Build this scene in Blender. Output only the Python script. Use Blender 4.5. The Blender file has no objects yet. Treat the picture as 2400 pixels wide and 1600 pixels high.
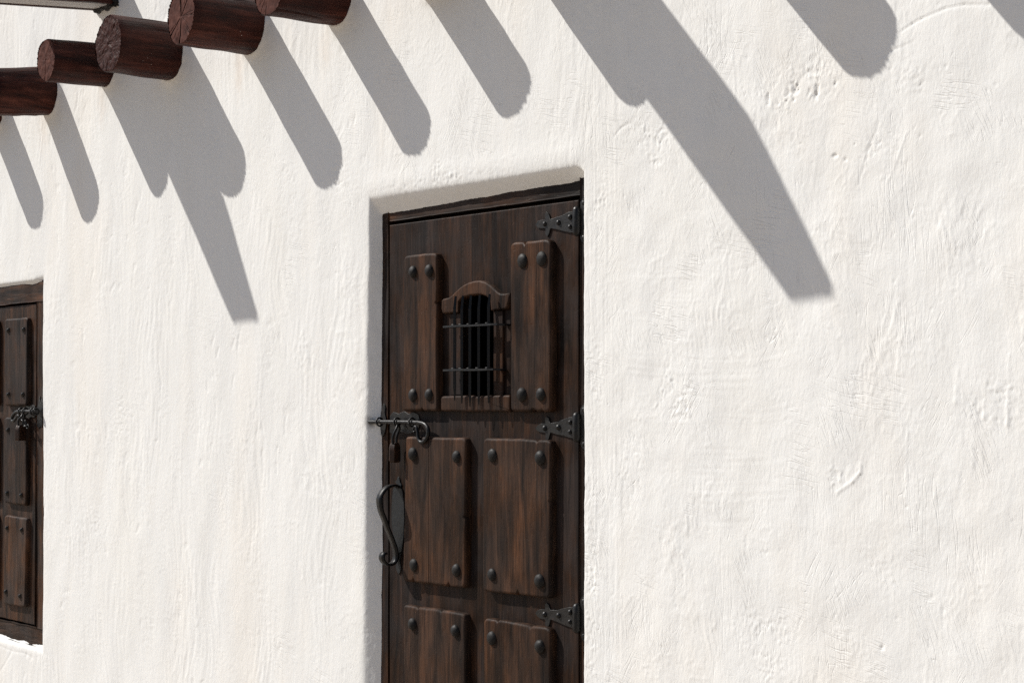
import bpy, bmesh, math, random
import numpy as np
from mathutils import Vector, Matrix, noise as mnoise

# ------------------------------------------------------------------ camera, sky, sun, exposure
scene = bpy.context.scene
col = scene.collection
cam_d = bpy.data.cameras.new('camera')
cam = bpy.data.objects.new('camera', cam_d); col.objects.link(cam)
cam.location = (4.468, -3.2, 1.5)
cam.rotation_euler = (math.radians(90), 0, math.radians(52.6))
cam_d.sensor_width = 36.0; cam_d.lens = 66.75
cam_d.shift_y = 0.0604
cam_d.clip_start = 0.05; cam_d.clip_end = 500
scene.camera = cam

TO_SUN = Vector((-1.68, -1.0, 1.82)).normalized()
world = bpy.data.worlds.new('World'); scene.world = world; world.use_nodes = True
wn = world.node_tree; wn.nodes.clear()
sky = wn.nodes.new('ShaderNodeTexSky'); sky.sky_type = 'NISHITA'; sky.sun_disc = False
sky.sun_elevation = math.asin(TO_SUN.z); sky.sun_rotation = math.atan2(TO_SUN.x, TO_SUN.y)
sky.altitude = 1800; sky.air_density = 0.9; sky.dust_density = 3.0; sky.ozone_density = 0.6
bg = wn.nodes.new('ShaderNodeBackground'); bg.inputs['Strength'].default_value = 0.065
wo = wn.nodes.new('ShaderNodeOutputWorld')
wn.links.new(sky.outputs[0], bg.inputs[0]); wn.links.new(bg.outputs[0], wo.inputs[0])

sun_d = bpy.data.lights.new('sun', 'SUN'); sun_d.energy = 4.0; sun_d.angle = math.radians(0.53)
sun_d.color = (1.0, 0.962, 0.905)
sun = bpy.data.objects.new('sun', sun_d); col.objects.link(sun)
sun.rotation_euler = (-TO_SUN).to_track_quat('-Z', 'Y').to_euler()
sun.location = (-4, -4, 8)

vs = scene.view_settings
vs.view_transform = 'Standard'; vs.look = 'None'; vs.gamma = 1.0; vs.use_curve_mapping = False
vs.exposure = 0.54
scene.cycles.max_bounces = 8
scene.cycles.use_denoising = False

rng = random.Random(7)

# ------------------------------------------------------------------ material helpers
def new_mat(name):
    m = bpy.data.materials.new(name); m.use_nodes = True
    nt = m.node_tree; nt.nodes.clear()
    out = nt.nodes.new('ShaderNodeOutputMaterial'); p = nt.nodes.new('ShaderNodeBsdfPrincipled')
    nt.links.new(p.outputs[0], out.inputs[0])
    return m, nt, p
def N(nt, t, **kw):
    n = nt.nodes.new(t)
    for k, v in kw.items():
        if k in n.inputs: n.inputs[k].default_value = v
        else: setattr(n, k, v)
    return n
def L(nt, a, b): nt.links.new(a, b)
def ramp(nt, fac, stops):
    r = nt.nodes.new('ShaderNodeValToRGB'); e = r.color_ramp.elements
    while len(e) < len(stops): e.new(0.5)
    for i, (pos, c) in enumerate(stops):
        e[i].position = pos; e[i].color = (*c, 1) if len(c) == 3 else c
    L(nt, fac, r.inputs[0]); return r.outputs[0]
def noise(nt, vec, scale, detail=4, rough=0.55, dist=0.0):
    n = N(nt, 'ShaderNodeTexNoise', Scale=scale, Detail=detail, Roughness=rough, Distortion=dist)
    L(nt, vec, n.inputs['Vector']); return n.outputs['Fac']
def mixc(nt, fac, a, b, mode='MIX'):
    m = nt.nodes.new('ShaderNodeMix'); m.data_type = 'RGBA'; m.blend_type = mode
    for sock, v in ((m.inputs[0], fac), (m.inputs[6], a), (m.inputs[7], b)):
        if isinstance(v, (int, float)): sock.default_value = v
        elif isinstance(v, tuple): sock.default_value = (*v, 1)
        else: L(nt, v, sock)
    return m.outputs[2]
def mathn(nt, op, a, b=0.0):
    m = nt.nodes.new('ShaderNodeMath'); m.operation = op
    for s, v in ((m.inputs[0], a), (m.inputs[1], b)):
        if isinstance(v, (int, float)): s.default_value = v
        else: L(nt, v, s)
    return m.outputs[0]
def obj_vec(nt, scale=(1, 1, 1), jitter=True):
    tc = nt.nodes.new('ShaderNodeTexCoord'); v = tc.outputs['Object']
    if jitter:
        oi = nt.nodes.new('ShaderNodeObjectInfo')
        mul = mathn(nt, 'MULTIPLY', oi.outputs['Random'], 37.0)
        add = nt.nodes.new('ShaderNodeVectorMath'); add.operation = 'ADD'
        L(nt, v, add.inputs[0]); L(nt, mul, add.inputs[1]); v = add.outputs[0]
    mp = nt.nodes.new('ShaderNodeMapping'); mp.inputs['Scale'].default_value = scale
    L(nt, v, mp.inputs['Vector']); return mp.outputs[0], v
def bump(nt, p, height, strength, distance, prev=None):
    b = N(nt, 'ShaderNodeBump', Strength=strength, Distance=distance)
    L(nt, height, b.inputs['Height'])
    if prev is not None: L(nt, prev, b.inputs['Normal'])
    L(nt, b.outputs[0], p.inputs['Normal']); return b.outputs[0]

def wood_mat(name, axis='z', tint=1.0, red=1.0, grey=0.5, cool=(.95, 1.0, 1.02)):
    """old stained timber: broad soft stripes, blotchy weathering, fine grain lines, a few dark checks"""
    m, nt, p = new_mat(name)
    z = axis == 'z'
    vec, raw = obj_vec(nt, (1, 1, .03) if z else (.03, 1, 1))
    def mapped(sc):
        q = nt.nodes.new('ShaderNodeMapping'); q.inputs['Scale'].default_value = sc; L(nt, raw, q.inputs['Vector']); return q.outputs[0]
    v2 = mapped((1, 1, .10) if z else (.10, 1, 1)); v3 = mapped((1, 1, .35) if z else (.35, 1, 1))
    fine = noise(nt, vec, 210, 5, .65)
    band = noise(nt, v2, 27, 5, .62, .9)
    blot = noise(nt, v3, 9, 6, .68)
    wear = noise(nt, raw, 5, 5, .62)
    t = tint
    c1 = ramp(nt, band, [(.28, (.0080*t, .0053*t, .0042*t)), (.48, (.028*t, .0150*t*red, .0088*t*red)), (.72, (.074*t, .0360*t*red, .0185*t*red))])
    c1b = ramp(nt, blot, [(.32, (.30, .28, .27)), (.50, (.95, .95, .95)), (.70, (1.7, 1.55, 1.4))])
    c1 = mixc(nt, 1.0, c1, c1b, 'MULTIPLY')
    g = ramp(nt, band, [(.3, (.011*cool[0], .0105*cool[1], .0105*cool[2])), (.7, (.050*t*cool[0], .042*t*cool[1], .039*t*cool[2]))])
    gm = ramp(nt, wear, [(.42, (0, 0, 0)), (.60, (grey, grey, grey))])
    c2 = mixc(nt, gm, c1, g)
    fd = ramp(nt, fine, [(.30, (.42, .40, .38)), (.48, (.95, .95, .95)), (.70, (1.22, 1.2, 1.18))])
    c4 = mixc(nt, .75, c2, fd, 'MULTIPLY')
    oi = nt.nodes.new('ShaderNodeObjectInfo')
    vr = ramp(nt, oi.outputs['Random'], [(0, (.82, .82, .82)), (1, (1.2, 1.17, 1.13))])
    c5 = mixc(nt, 1.0, c4, vr, 'MULTIPLY')
    L(nt, c5, p.inputs['Base Color'])
    L(nt, ramp(nt, wear, [(.3, (.44,)*3), (.7, (.66,)*3)]), p.inputs['Roughness'])
    p.inputs['Specular IOR Level'].default_value = .08
    b1 = bump(nt, p, fine, .5, .0020)
    b2 = bump(nt, p, band, .4, .0035, b1)
    chk = noise(nt, vec, 70, 2, .5)
    ck = ramp(nt, mathn(nt, 'ABSOLUTE', mathn(nt, 'SUBTRACT', chk, .5)), [(.0, (0, 0, 0)), (.012, (1, 1, 1))])
    b3 = bump(nt, p, ck, .35, .003, b2)
    pr = ramp(nt, noise(nt, raw, 75, 3, .5), [(.28, (0, 0, 0)), (.36, (1, 1, 1))])
    bump(nt, p, pr, .22, .003, b3)
    return m

M = {}
M['panel'] = wood_mat('panel_wood', 'z', 1.14, .96, .30)
M['slab'] = wood_mat('door_slab_wood', 'z', .70, .95, .75, (1.04, .97, .98))  # slab tint lowered, panel tint raised, to deepen the shade around the panels
M['rail'] = wood_mat('horizontal_wood', 'x', .95, .95, .6)
M['shutter'] = wood_mat('shutter_wood', 'z', 1.35, .95, .6)
M['shutter_rail'] = wood_mat('shutter_rail_wood', 'x', 1.35, .95, .6)

def iron_mat(name, base, rough, rust=.25, spec=.27):
    m, nt, p = new_mat(name)
    _, raw = obj_vec(nt)
    n = noise(nt, raw, 60, 5, .65); n2 = noise(nt, raw, 220, 3, .6)
    c = ramp(nt, n, [(.35, tuple(.6*b for b in base)), (.6, base), (.75, (base[0]*(1+2.4*rust), base[1]*(1+1.0*rust), base[2]*(1+.5*rust)))])
    L(nt, c, p.inputs['Base Color'])
    L(nt, ramp(nt, n, [(.3, (rough-.1,)*3), (.7, (rough+.15,)*3)]), p.inputs['Roughness'])
    p.inputs['Specular IOR Level'].default_value = spec
    b1 = bump(nt, p, n, .5, .003); bump(nt, p, n2, .4, .0012, b1)
    return m
M['iron'] = iron_mat('wrought_iron', (.0075, .007, .007), .40)
M['stud'] = iron_mat('stud_iron', (.0165, .0150, .0140), .55, .25, .16)
M['plate'] = iron_mat('hinge_iron', (.011, .0095, .0085), .42, .8)
M['padlock'] = iron_mat('rusty_padlock', (.040, .019, .011), .5, .6)
M['blade'] = iron_mat('backplate_iron', (.0085, .0095, .0105), .5, .1)

def log_mat(name, k=1.0):
    m, nt, p = new_mat(name)
    vec, raw = obj_vec(nt, (1, .06, 1))
    g = noise(nt, vec, 55, 5, .6); w = noise(nt, raw, 9, 4, .6)
    c = ramp(nt, g, [(.30, (.010*k, .0026*k, .0018*k)), (.52, (.036*k, .0095*k, .0060*k)), (.74, (.085*k, .027*k, .018*k))])
    c = mixc(nt, .7, c, ramp(nt, w, [(.32, (.45, .42, .42)), (.66, (1.4, 1.35, 1.3))]), 'MULTIPLY')
    # little spatters of whitewash
    vo = N(nt, 'ShaderNodeTexVoronoi', Scale=85.0); L(nt, raw, vo.inputs['Vector'])
    sp = ramp(nt, vo.outputs['Distance'], [(.09, (1, 1, 1)), (.13, (0, 0, 0))])
    ms = ramp(nt, noise(nt, raw, 16, 2, .5), [(.64, (0, 0, 0)), (.70, (1, 1, 1))])
    c = mixc(nt, mathn(nt, 'MULTIPLY', sp, ms), c, (.55, .5, .47))
    L(nt, c, p.inputs['Base Color'])
    L(nt, ramp(nt, w, [(.3, (.42,)*3), (.7, (.62,)*3)]), p.inputs['Roughness'])
    p.inputs['Specular IOR Level'].default_value = .14
    b1 = bump(nt, p, g, .9, .005); bump(nt, p, noise(nt, raw, 130, 3, .6), .3, .0015, b1)
    return m
M['log'] = log_mat('painted_log', 1.12)
m, nt, p = new_mat('log_end_grain')
_, raw = obj_vec(nt)
n = noise(nt, raw, 40, 5, .6); n2 = noise(nt, raw, 180, 4, .6)
L(nt, ramp(nt, n, [(.3, (.044, .0150, .0110)), (.55, (.084, .0320, .0235)), (.75, (.130, .054, .040))]), p.inputs['Base Color'])
p.inputs['Roughness'].default_value = .7; p.inputs['Specular IOR Level'].default_value = .06
b1 = bump(nt, p, n, .4, .003); bump(nt, p, n2, .4, .0012, b1)
M['log_end'] = m
m, nt, p = new_mat('log_end_chopped')
_, raw = obj_vec(nt)
n = noise(nt, raw, 60, 5, .65); n2 = noise(nt, raw, 170, 4, .6)
L(nt, ramp(nt, n, [(.3, (.020, .0068, .0052)), (.55, (.046, .0160, .012)), (.75, (.075, .028, .021))]), p.inputs['Base Color'])
p.inputs['Roughness'].default_value = .55; p.inputs['Specular IOR Level'].default_value = .07
b1 = bump(nt, p, n, .7, .005); bump(nt, p, n2, .6, .002, b1)
M['log_end_chopped'] = m

m, nt, p = new_mat('spout_underside')
vec, raw = obj_vec(nt, (1, .08, 1))
n = noise(nt, vec, 30, 4, .6)
L(nt, ramp(nt, n, [(.3, (.42, .41, .40)), (.7, (.58, .57, .56))]), p.inputs['Base Color'])
p.inputs['Roughness'].default_value = .6; bump(nt, p, n, .3, .002)
M['spout_under'] = m

# plaster: limewash over adobe; only colour, fine grain and wear (the relief itself is in the mesh)
m, nt, p = new_mat('limewashed_adobe')
tc = nt.nodes.new('ShaderNodeTexCoord'); raw = tc.outputs['Object']
mp = nt.nodes.new('ShaderNodeMapping'); mp.inputs['Scale'].default_value = (1, 1, .35); L(nt, raw, mp.inputs['Vector'])
big = noise(nt, mp.outputs[0], 2.2, 5, .6); med = noise(nt, mp.outputs[0], 9, 5, .65)
c = ramp(nt, big, [(.32, (.786, .777, .740)), (.5, (.786, .783, .758)), (.68, (.795, .774, .728))])
c = mixc(nt, .6, c, ramp(nt, med, [(.3, (.955, .95, .945)), (.55, (1, 1, 1)), (.75, (1.0, .985, .965))]), 'MULTIPLY')
# old stains: soot and oil where the bolt runs into the plaster, tannin weeping below the beams; last entry greys the plaster at the opening's top right
sn = noise(nt, raw, 26, 4, .7)
for (sx_, sz_, rx_, rz_, colr, am) in ((-.452, 1.443, .016, .022, (.12, .11, .10), .75), (-1.255, 2.640, .035, .10, (.62, .50, .40), .30), (-2.33, 2.66, .04, .09, (.62, .52, .43), .25), (-.70, 2.62, .04, .08, (.66, .56, .46), .25), (-2.88, 2.62, .05, .10, (.64, .54, .45), .25), (.548, 2.090, .030, .010, (.35, .32, .30), .5)):
    sb_ = nt.nodes.new('ShaderNodeVectorMath'); sb_.operation = 'SUBTRACT'; sb_.inputs[1].default_value = (sx_, 0, sz_); L(nt, raw, sb_.inputs[0])
    sm_ = nt.nodes.new('ShaderNodeVectorMath'); sm_.operation = 'MULTIPLY'; sm_.inputs[1].default_value = (1 / rx_, 0, 1 / rz_); L(nt, sb_.outputs[0], sm_.inputs[0])
    sl_ = nt.nodes.new('ShaderNodeVectorMath'); sl_.operation = 'LENGTH'; L(nt, sm_.outputs[0], sl_.inputs[0])
    dd = mathn(nt, 'ADD', sl_.outputs['Value'], mathn(nt, 'MULTIPLY', mathn(nt, 'SUBTRACT', sn, .5), 1.8))
    fm = ramp(nt, mathn(nt, 'MULTIPLY', dd, .5), [(.1, (am, am, am)), (.62, (0, 0, 0))])
    c = mixc(nt, fm, c, colr)
L(nt, c, p.inputs['Base Color'])
p.inputs['Roughness'].default_value = .92; p.inputs['Specular IOR Level'].default_value = .12
mp3 = nt.nodes.new('ShaderNodeMapping'); mp3.inputs['Scale'].default_value = (1, 1, .45); L(nt, raw, mp3.inputs['Vector'])
g1 = noise(nt, mp3.outputs[0], 130, 4, .65); g2 = noise(nt, raw, 340, 3, .6)
hsum = mathn(nt, 'ADD', mathn(nt, 'MULTIPLY', g1, .00090), mathn(nt, 'MULTIPLY', g2, .00024))
# dry brush scratches: several hands of strokes, each in its own patches
sep = nt.nodes.new('ShaderNodeSeparateXYZ'); L(nt, raw, sep.inputs[0])
nearx = ramp(nt, mathn(nt, 'MULTIPLY_ADD', sep.outputs[0], .25), [(.0, (.35, .35, .35)), (.5, (1, 1, 1))])
for k, (rot, sc, st, ms, lo) in enumerate(((3, 62, .34, 3.1, .53), (-31, 70, .40, 4.3, .55), (78, 75, .40, 3.7, .55), (24, 90, .38, 5.2, .54))):
    ro = nt.nodes.new('ShaderNodeMapping'); ro.inputs['Rotation'].default_value = (0, math.radians(rot), 0); ro.inputs['Location'].default_value = (k * 3.1, 0, k * 1.7); L(nt, raw, ro.inputs['Vector'])
    sq = nt.nodes.new('ShaderNodeMapping'); sq.inputs['Scale'].default_value = (1, 1, .10); L(nt, ro.outputs[0], sq.inputs['Vector'])
    wv = noise(nt, sq.outputs[0], sc, 1.5, .5, .5)
    ln = ramp(nt, mathn(nt, 'ABSOLUTE', mathn(nt, 'SUBTRACT', wv, .47)), [(.0, (0, 0, 0)), (.030, (1, 1, 1))])
    mk = ramp(nt, noise(nt, ro.outputs[0], ms, 4, .65), [(lo, (0, 0, 0)), (lo + .10, (1, 1, 1))])
    inv = mathn(nt, 'MULTIPLY', mathn(nt, 'SUBTRACT', 1.0, ln), mathn(nt, 'MULTIPLY', mk, nearx))
    hsum = mathn(nt, 'SUBTRACT', hsum, mathn(nt, 'MULTIPLY', inv, st * .0016))
bump(nt, p, hsum, 1.0, 1.0)
M['plaster'] = m

m, nt, p = new_mat('paving')
tc = nt.nodes.new('ShaderNodeTexCoord')
n = noise(nt, tc.outputs['Object'], 1.2, 6, .6); n2 = noise(nt, tc.outputs['Object'], 30, 5, .7)
c = ramp(nt, n, [(.3, (.30, .245, .190)), (.7, (.41, .345, .275))])
c = mixc(nt, .5, c, ramp(nt, n2, [(.3, (.75, .74, .72)), (.7, (1.1, 1.08, 1.05))]), 'MULTIPLY')
L(nt, c, p.inputs['Base Color']); p.inputs['Roughness'].default_value = .9
bump(nt, p, n2, .5, .01)
M['ground'] = m
m, nt, p = new_mat('dark_interior'); p.inputs['Base Color'].default_value = (.02, .017, .015, 1); p.inputs['Roughness'].default_value = .95  # near-black colour stands in for the unlit room's darkness
M['interior'] = m

# ------------------------------------------------------------------ mesh helpers   (x along the wall, d outwards from it, z up)
W = {}
def P(x, d, z): return Vector((x, -d, z))
def thing(name, loc, label, cat, group=None):
    o = bpy.data.objects.new(name, None); col.objects.link(o)
    o.empty_display_size = .1; o.location = loc; W[o.name] = Vector(loc)
    o['label'] = label; o['category'] = cat; o['kind'] = 'thing'
    if group: o['group'] = group
    return o
def add(name, verts, faces, mat, parent=None, loc=None, smooth=False, flat=()):
    verts = [Vector(v) for v in verts]
    if loc is None:
        loc = sum(verts, Vector()) / len(verts)
    loc = Vector(loc)
    me = bpy.data.meshes.new(name)
    me.from_pydata([v - loc for v in verts], [], faces)
    me.materials.append(M[mat]); me.update()
    if smooth:
        me.polygons.foreach_set('use_smooth', [True] * len(me.polygons))
        for f in flat: me.polygons[f].use_smooth = False
    o = bpy.data.objects.new(name, me); col.objects.link(o)
    W[o.name] = loc
    if parent is not None:
        o.parent = parent; o.location = loc - W[parent.name]
    else: o.location = loc
    return o
def inst(name, src, parent, loc, rot=None, scale=None):
    o = bpy.data.objects.new(name, src); col.objects.link(o)
    W[o.name] = Vector(loc); o.parent = parent; o.location = Vector(loc) - W[parent.name]
    if rot: o.rotation_euler = rot
    if scale: o.scale = scale
    return o
def from_bm(name, bm, mat, parent=None, loc=(0, 0, 0), smooth=False, recalc=True):
    if recalc: bmesh.ops.recalc_face_normals(bm, faces=bm.faces)
    loc = Vector(loc)
    for v in bm.verts: v.co -= loc
    me = bpy.data.meshes.new(name); bm.to_mesh(me); bm.free(); me.materials.append(M[mat])
    if smooth: me.polygons.foreach_set('use_smooth', [True] * len(me.polygons))
    o = bpy.data.objects.new(name, me); col.objects.link(o); W[o.name] = loc
    if parent is not None: o.parent = parent; o.location = loc - W[parent.name]
    else: o.location = loc
    return o
def beam(name, x0, x1, d0, d1, z0, z1, mat, parent, bevel=.003, wob=.0012, seed=0, cuts=14):
    """a sawn timber: bevelled box, cut up along its length and made a little uneven"""
    bm = bmesh.new(); bmesh.ops.create_cube(bm, size=1)
    for v in bm.verts:
        v.co = P(x0 + (v.co.x + .5) * (x1 - x0), d0 + (v.co.y + .5) * (d1 - d0), z0 + (v.co.z + .5) * (z1 - z0))
    lx, ld, lz = x1 - x0, d1 - d0, z1 - z0
    ax = 0 if lx >= max(ld, lz) else 2
    bmesh.ops.bevel(bm, geom=list(bm.edges), offset=bevel, segments=2, affect='EDGES', profile=.6)
    lo, hi = (x0, x1) if ax == 0 else (z0, z1)
    for i in range(1, cuts):
        t = lo + (hi - lo) * i / cuts
        n = Vector((1, 0, 0)) if ax == 0 else Vector((0, 0, 1)); c = n * t
        bmesh.ops.bisect_plane(bm, geom=list(bm.verts) + list(bm.edges) + list(bm.faces), plane_co=c, plane_no=n)
    r = random.Random(seed)
    off = [[r.uniform(-1, 1) for _ in range(3)] for _ in range(cuts + 2)]
    for v in bm.verts:
        t = (v.co[ax] - lo) / (hi - lo) * cuts; i = max(0, min(cuts, int(t))); f = t - i
        for k in range(3):
            if k != ax: v.co[k] += wob * (off[i][k] * (1 - f) + off[i + 1][k] * f)
    c = P((x0 + x1) / 2, (d0 + d1) / 2, (z0 + z1) / 2)
    return from_bm(name, bm, mat, parent, c)

def round_poly(pts, rad, seg=6):
    """fillet the corners of a polygon (x,z); rad: one radius or one per corner"""
    n = len(pts); out = []
    for i in range(n):
        p0, p1, p2 = Vector(pts[i - 1]), Vector(pts[i]), Vector(pts[(i + 1) % n])
        r = rad[i] if isinstance(rad, (list, tuple)) else rad
        a = (p0 - p1); b = (p2 - p1)
        r = min(r, a.length * .45, b.length * .45)
        q0 = p1 + a.normalized() * r; q1 = p1 + b.normalized() * r
        for k in range(seg + 1):
            t = k / seg
            out.append(q0 * (1 - t) ** 2 + p1 * 2 * t * (1 - t) + q1 * t ** 2)
    return out
def densify(pts, step):
    out = []
    n = len(pts)
    for i in range(n):
        a, b = pts[i], pts[(i + 1) % n]; k = max(1, int((b - a).length / step))
        for j in range(k): out.append(a + (b - a) * (j / k))
    return out
def normals2(pts):
    n = len(pts); res = []
    area = sum(pts[i].x * pts[(i + 1) % n].y - pts[(i + 1) % n].x * pts[i].y for i in range(n))
    s = 1 if area > 0 else -1
    for i in range(n):
        t = pts[(i + 1) % n] - pts[i - 1]
        v = Vector((t.y, -t.x)) * s
        res.append(v.normalized() if v.length else Vector((0, 0)))
    return res
def raised(name, outline, d0, d1, bev, mat, parent, wob=0.0, seed=0, notches=(), splits=(), seg=4):
    """board with rounded edges: outline in (x,z), standing from d0 out to d1"""
    r = random.Random(seed)
    pts = densify([Vector(p) for p in outline], .02); nr = normals2(pts)
    n = len(pts)
    if wob:
        ph = [r.uniform(0, 6.28) for _ in range(4)]
        for i, p_ in enumerate(pts):
            u = p_.x * 31 + p_.y * 23
            pts[i] = p_ + nr[i] * wob * (math.sin(u + ph[0]) * .5 + math.sin(u * 2.3 + ph[1]) * .3 + r.uniform(-.3, .3))
    for (nx, nz, depth) in notches:
        i = min(range(n), key=lambda k: (pts[k] - Vector((nx, nz))).length)
        pts[i] = pts[i] - nr[i] * depth
        for j, dd in ((i - 1, .18), ((i + 1) % n, .18)):
            pts[j] = pts[j] + (pts[i] - pts[j]) * .62 + nr[i] * depth * .62
    verts = []; faces = []
    rings = [(0.0, d0 - .002)] + [(bev * (1 - math.cos(t * math.pi / 2 / seg)), d1 - bev + bev * math.sin(t * math.pi / 2 / seg)) for t in range(seg + 1)]
    for (ins, d) in rings:
        for i in range(n):
            q = pts[i] - nr[i] * ins
            verts.append(P(q.x, d, q.y))
    for k in range(len(rings) - 1):
        for i in range(n):
            a = k * n + i; b = k * n + (i + 1) % n
            faces.append((a, b, b + n, a + n))
    top = (len(rings) - 1) * n
    faces.append(tuple(range(top, top + n)))
    bm = bmesh.new()
    bv = [bm.verts.new(v) for v in verts]
    for f in faces:
        try: bm.faces.new([bv[i] for i in f])
        except ValueError: pass
    if splits:      # narrow open joints cut down into the board
        for sx in splits:
            for off in (-.0009, .0009):
                bmesh.ops.bisect_plane(bm, geom=list(bm.verts) + list(bm.edges) + list(bm.faces), plane_co=(sx + off, 0, 0), plane_no=(1, 0, 0))
            kill = [f for f in bm.faces if abs(f.calc_center_median().x - sx) < .0008 and -f.calc_center_median().y > d1 - bev - .002]
            bmesh.ops.delete(bm, geom=kill, context='FACES')
    c = sum((v.co for v in bm.verts), Vector()) / len(bm.verts)
    bmesh.ops.recalc_face_normals(bm, faces=bm.faces)
    o = from_bm(name, bm, mat, parent, c)
    for f in o.data.polygons:
        f.use_smooth = len(f.vertices) <= 5
    return o
def catmull(pts, k=6):
    pts = [Vector(p) for p in pts]; out = []
    for i in range(len(pts) - 1):
        p0 = pts[max(i - 1, 0)]; p1 = pts[i]; p2 = pts[i + 1]; p3 = pts[min(i + 2, len(pts) - 1)]
        for j in range(k):
            t = j / k
            out.append(.5 * ((2 * p1) + (p2 - p0) * t + (2 * p0 - 5 * p1 + 4 * p2 - p3) * t * t + (3 * p1 - p0 - 3 * p2 + p3) * t ** 3))
    out.append(pts[-1]); return out
def sweep(name, pts, prof, mat, parent, up=Vector((0, 0, 1)), scales=None, smooth=True, loc=None):
    """carry a 2-D profile [(u,v)...] along points; v is measured along `up`-ish"""
    n = len(pts); k = len(prof); verts = []; faces = []
    prev = None
    for i, p_ in enumerate(pts):
        t = (pts[min(i + 1, n - 1)] - pts[max(i - 1, 0)]).normalized()
        a = (prev - t * prev.dot(t)) if prev is not None else (up - t * up.dot(t))
        if a.length < 1e-4: a = t.orthogonal()
        a.normalize(); prev = a; b = t.cross(a)
        s = scales[i] if scales else 1.0
        for (u, v) in prof: verts.append(p_ + b * (u * s) + a * (v * s))
    for i in range(n - 1):
        for j in range(k):
            q = i * k + j; r_ = i * k + (j + 1) % k
            faces.append((q, r_, r_ + k, q + k))
    faces.append(tuple(reversed(range(k)))); faces.append(tuple(range((n - 1) * k, n * k)))
    return add(name, verts, faces, mat, parent, loc, smooth, flat=(len(faces) - 1, len(faces) - 2))
def circ(r, n=10): return [(r * math.cos(2 * math.pi * i / n), r * math.sin(2 * math.pi * i / n)) for i in range(n)]
def rect(w, h): return [(-w / 2, -h / 2), (w / 2, -h / 2), (w / 2, h / 2), (-w / 2, h / 2)]
def plate(name, outline, d0, d1, mat, parent, loc=None, bev=.0008):
    return raised(name, outline, d0, d1, min(bev, (d1 - d0) * .6), mat, parent, wob=.0012, seed=len(W), seg=2)
def dome_mesh(name, r, h, mat, seg=14, rings=5, seed=1, point=1.0):
    rr = random.Random(seed); verts = []; faces = []
    for k in range(rings):
        a = k / rings * math.pi / 2
        for i in range(seg):
            t = 2 * math.pi * i / seg; q = r * (math.cos(a) ** point) * (1 + rr.uniform(-.04, .04))
            verts.append((q * math.cos(t), -h * math.sin(a), q * math.sin(t)))
    verts.append((0, -h, 0))
    for i in range(seg): verts.append((r * 1.02 * math.cos(2 * math.pi * i / seg), .003, r * 1.02 * math.sin(2 * math.pi * i / seg)))
    for k in range(rings - 1):
        for i in range(seg):
            a = k * seg + i; b = k * seg + (i + 1) % seg
            faces.append((a, a + seg, b + seg, b))
    tip = rings * seg
    for i in range(seg):
        faces.append(((rings - 1) * seg + i, tip, (rings - 1) * seg + (i + 1) % seg))
        faces.append((tip + 1 + i, i, (i + 1) % seg, tip + 1 + (i + 1) % seg))
    bm = bmesh.new(); bv = [bm.verts.new(v) for v in verts]
    for f in faces: bm.faces.new([bv[i] for i in f])
    bmesh.ops.recalc_face_normals(bm, faces=bm.faces)
    me = bpy.data.meshes.new(name); bm.to_mesh(me); bm.free(); me.materials.append(M[mat])
    me.polygons.foreach_set('use_smooth', [True] * len(me.polygons)); return me

# ------------------------------------------------------------------ noise for the plaster relief
def perlin(x, y, seed):
    r = np.random.RandomState(seed); perm = r.permutation(512); ang = r.rand(512) * 2 * np.pi
    gx, gy = np.cos(ang).astype(np.float32), np.sin(ang).astype(np.float32)
    x, y = np.broadcast_arrays(x, y)
    xi = np.floor(x).astype(np.int32); yi = np.floor(y).astype(np.int32)
    fx = (x - xi).astype(np.float32); fy = (y - yi).astype(np.float32)
    u = fx * fx * fx * (fx * (fx * 6 - 15) + 10); v = fy * fy * fy * (fy * (fy * 6 - 15) + 10)
    def g(ix, iy, dx, dy):
        h = perm[(perm[ix & 511] + iy) & 511]
        return gx[h] * dx + gy[h] * dy
    n00 = g(xi, yi, fx, fy); n10 = g(xi + 1, yi, fx - 1, fy)
    n01 = g(xi, yi + 1, fx, fy - 1); n11 = g(xi + 1, yi + 1, fx - 1, fy - 1)
    a = n00 + u * (n10 - n00); b = n01 + u * (n11 - n01)
    return (a + v * (b - a)) * 1.4
def fbm(x, y, seed, octv=3, gain=.55):
    s = 0; a = 1
    for o in range(octv):
        s = s + a * perlin(x * 2 ** o, y * 2 ** o, seed + o); a *= gain
    return s
def sstep(a, b, x):
    t = np.clip((x - a) / (b - a), 0, 1); return t * t * (3 - 2 * t)

# roof beams: x, z at the wall, reach, radius, sideways lean, droop
LOGS = [(-3.372, 2.772, .250, .098, -.06, -.03), (-2.812, 2.768, .246, .096, -.16, -.10), (-2.283, 2.799, .254, .083, .03, -.03),
        (-1.752, 2.771, .254, .106, .05, .0), (-1.163, 2.772, .276, .095, .05, -.01), (-.618, 2.772, .253, .086, .0, .0),
        (-.090, 2.777, .222, .088, .0, .0), (.405, 2.775, .236, .092, .0, .0), (1.155, 2.777, .254, .096, .0, .0), (1.640, 2.775, .250, .094, .0, .0)]

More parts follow.
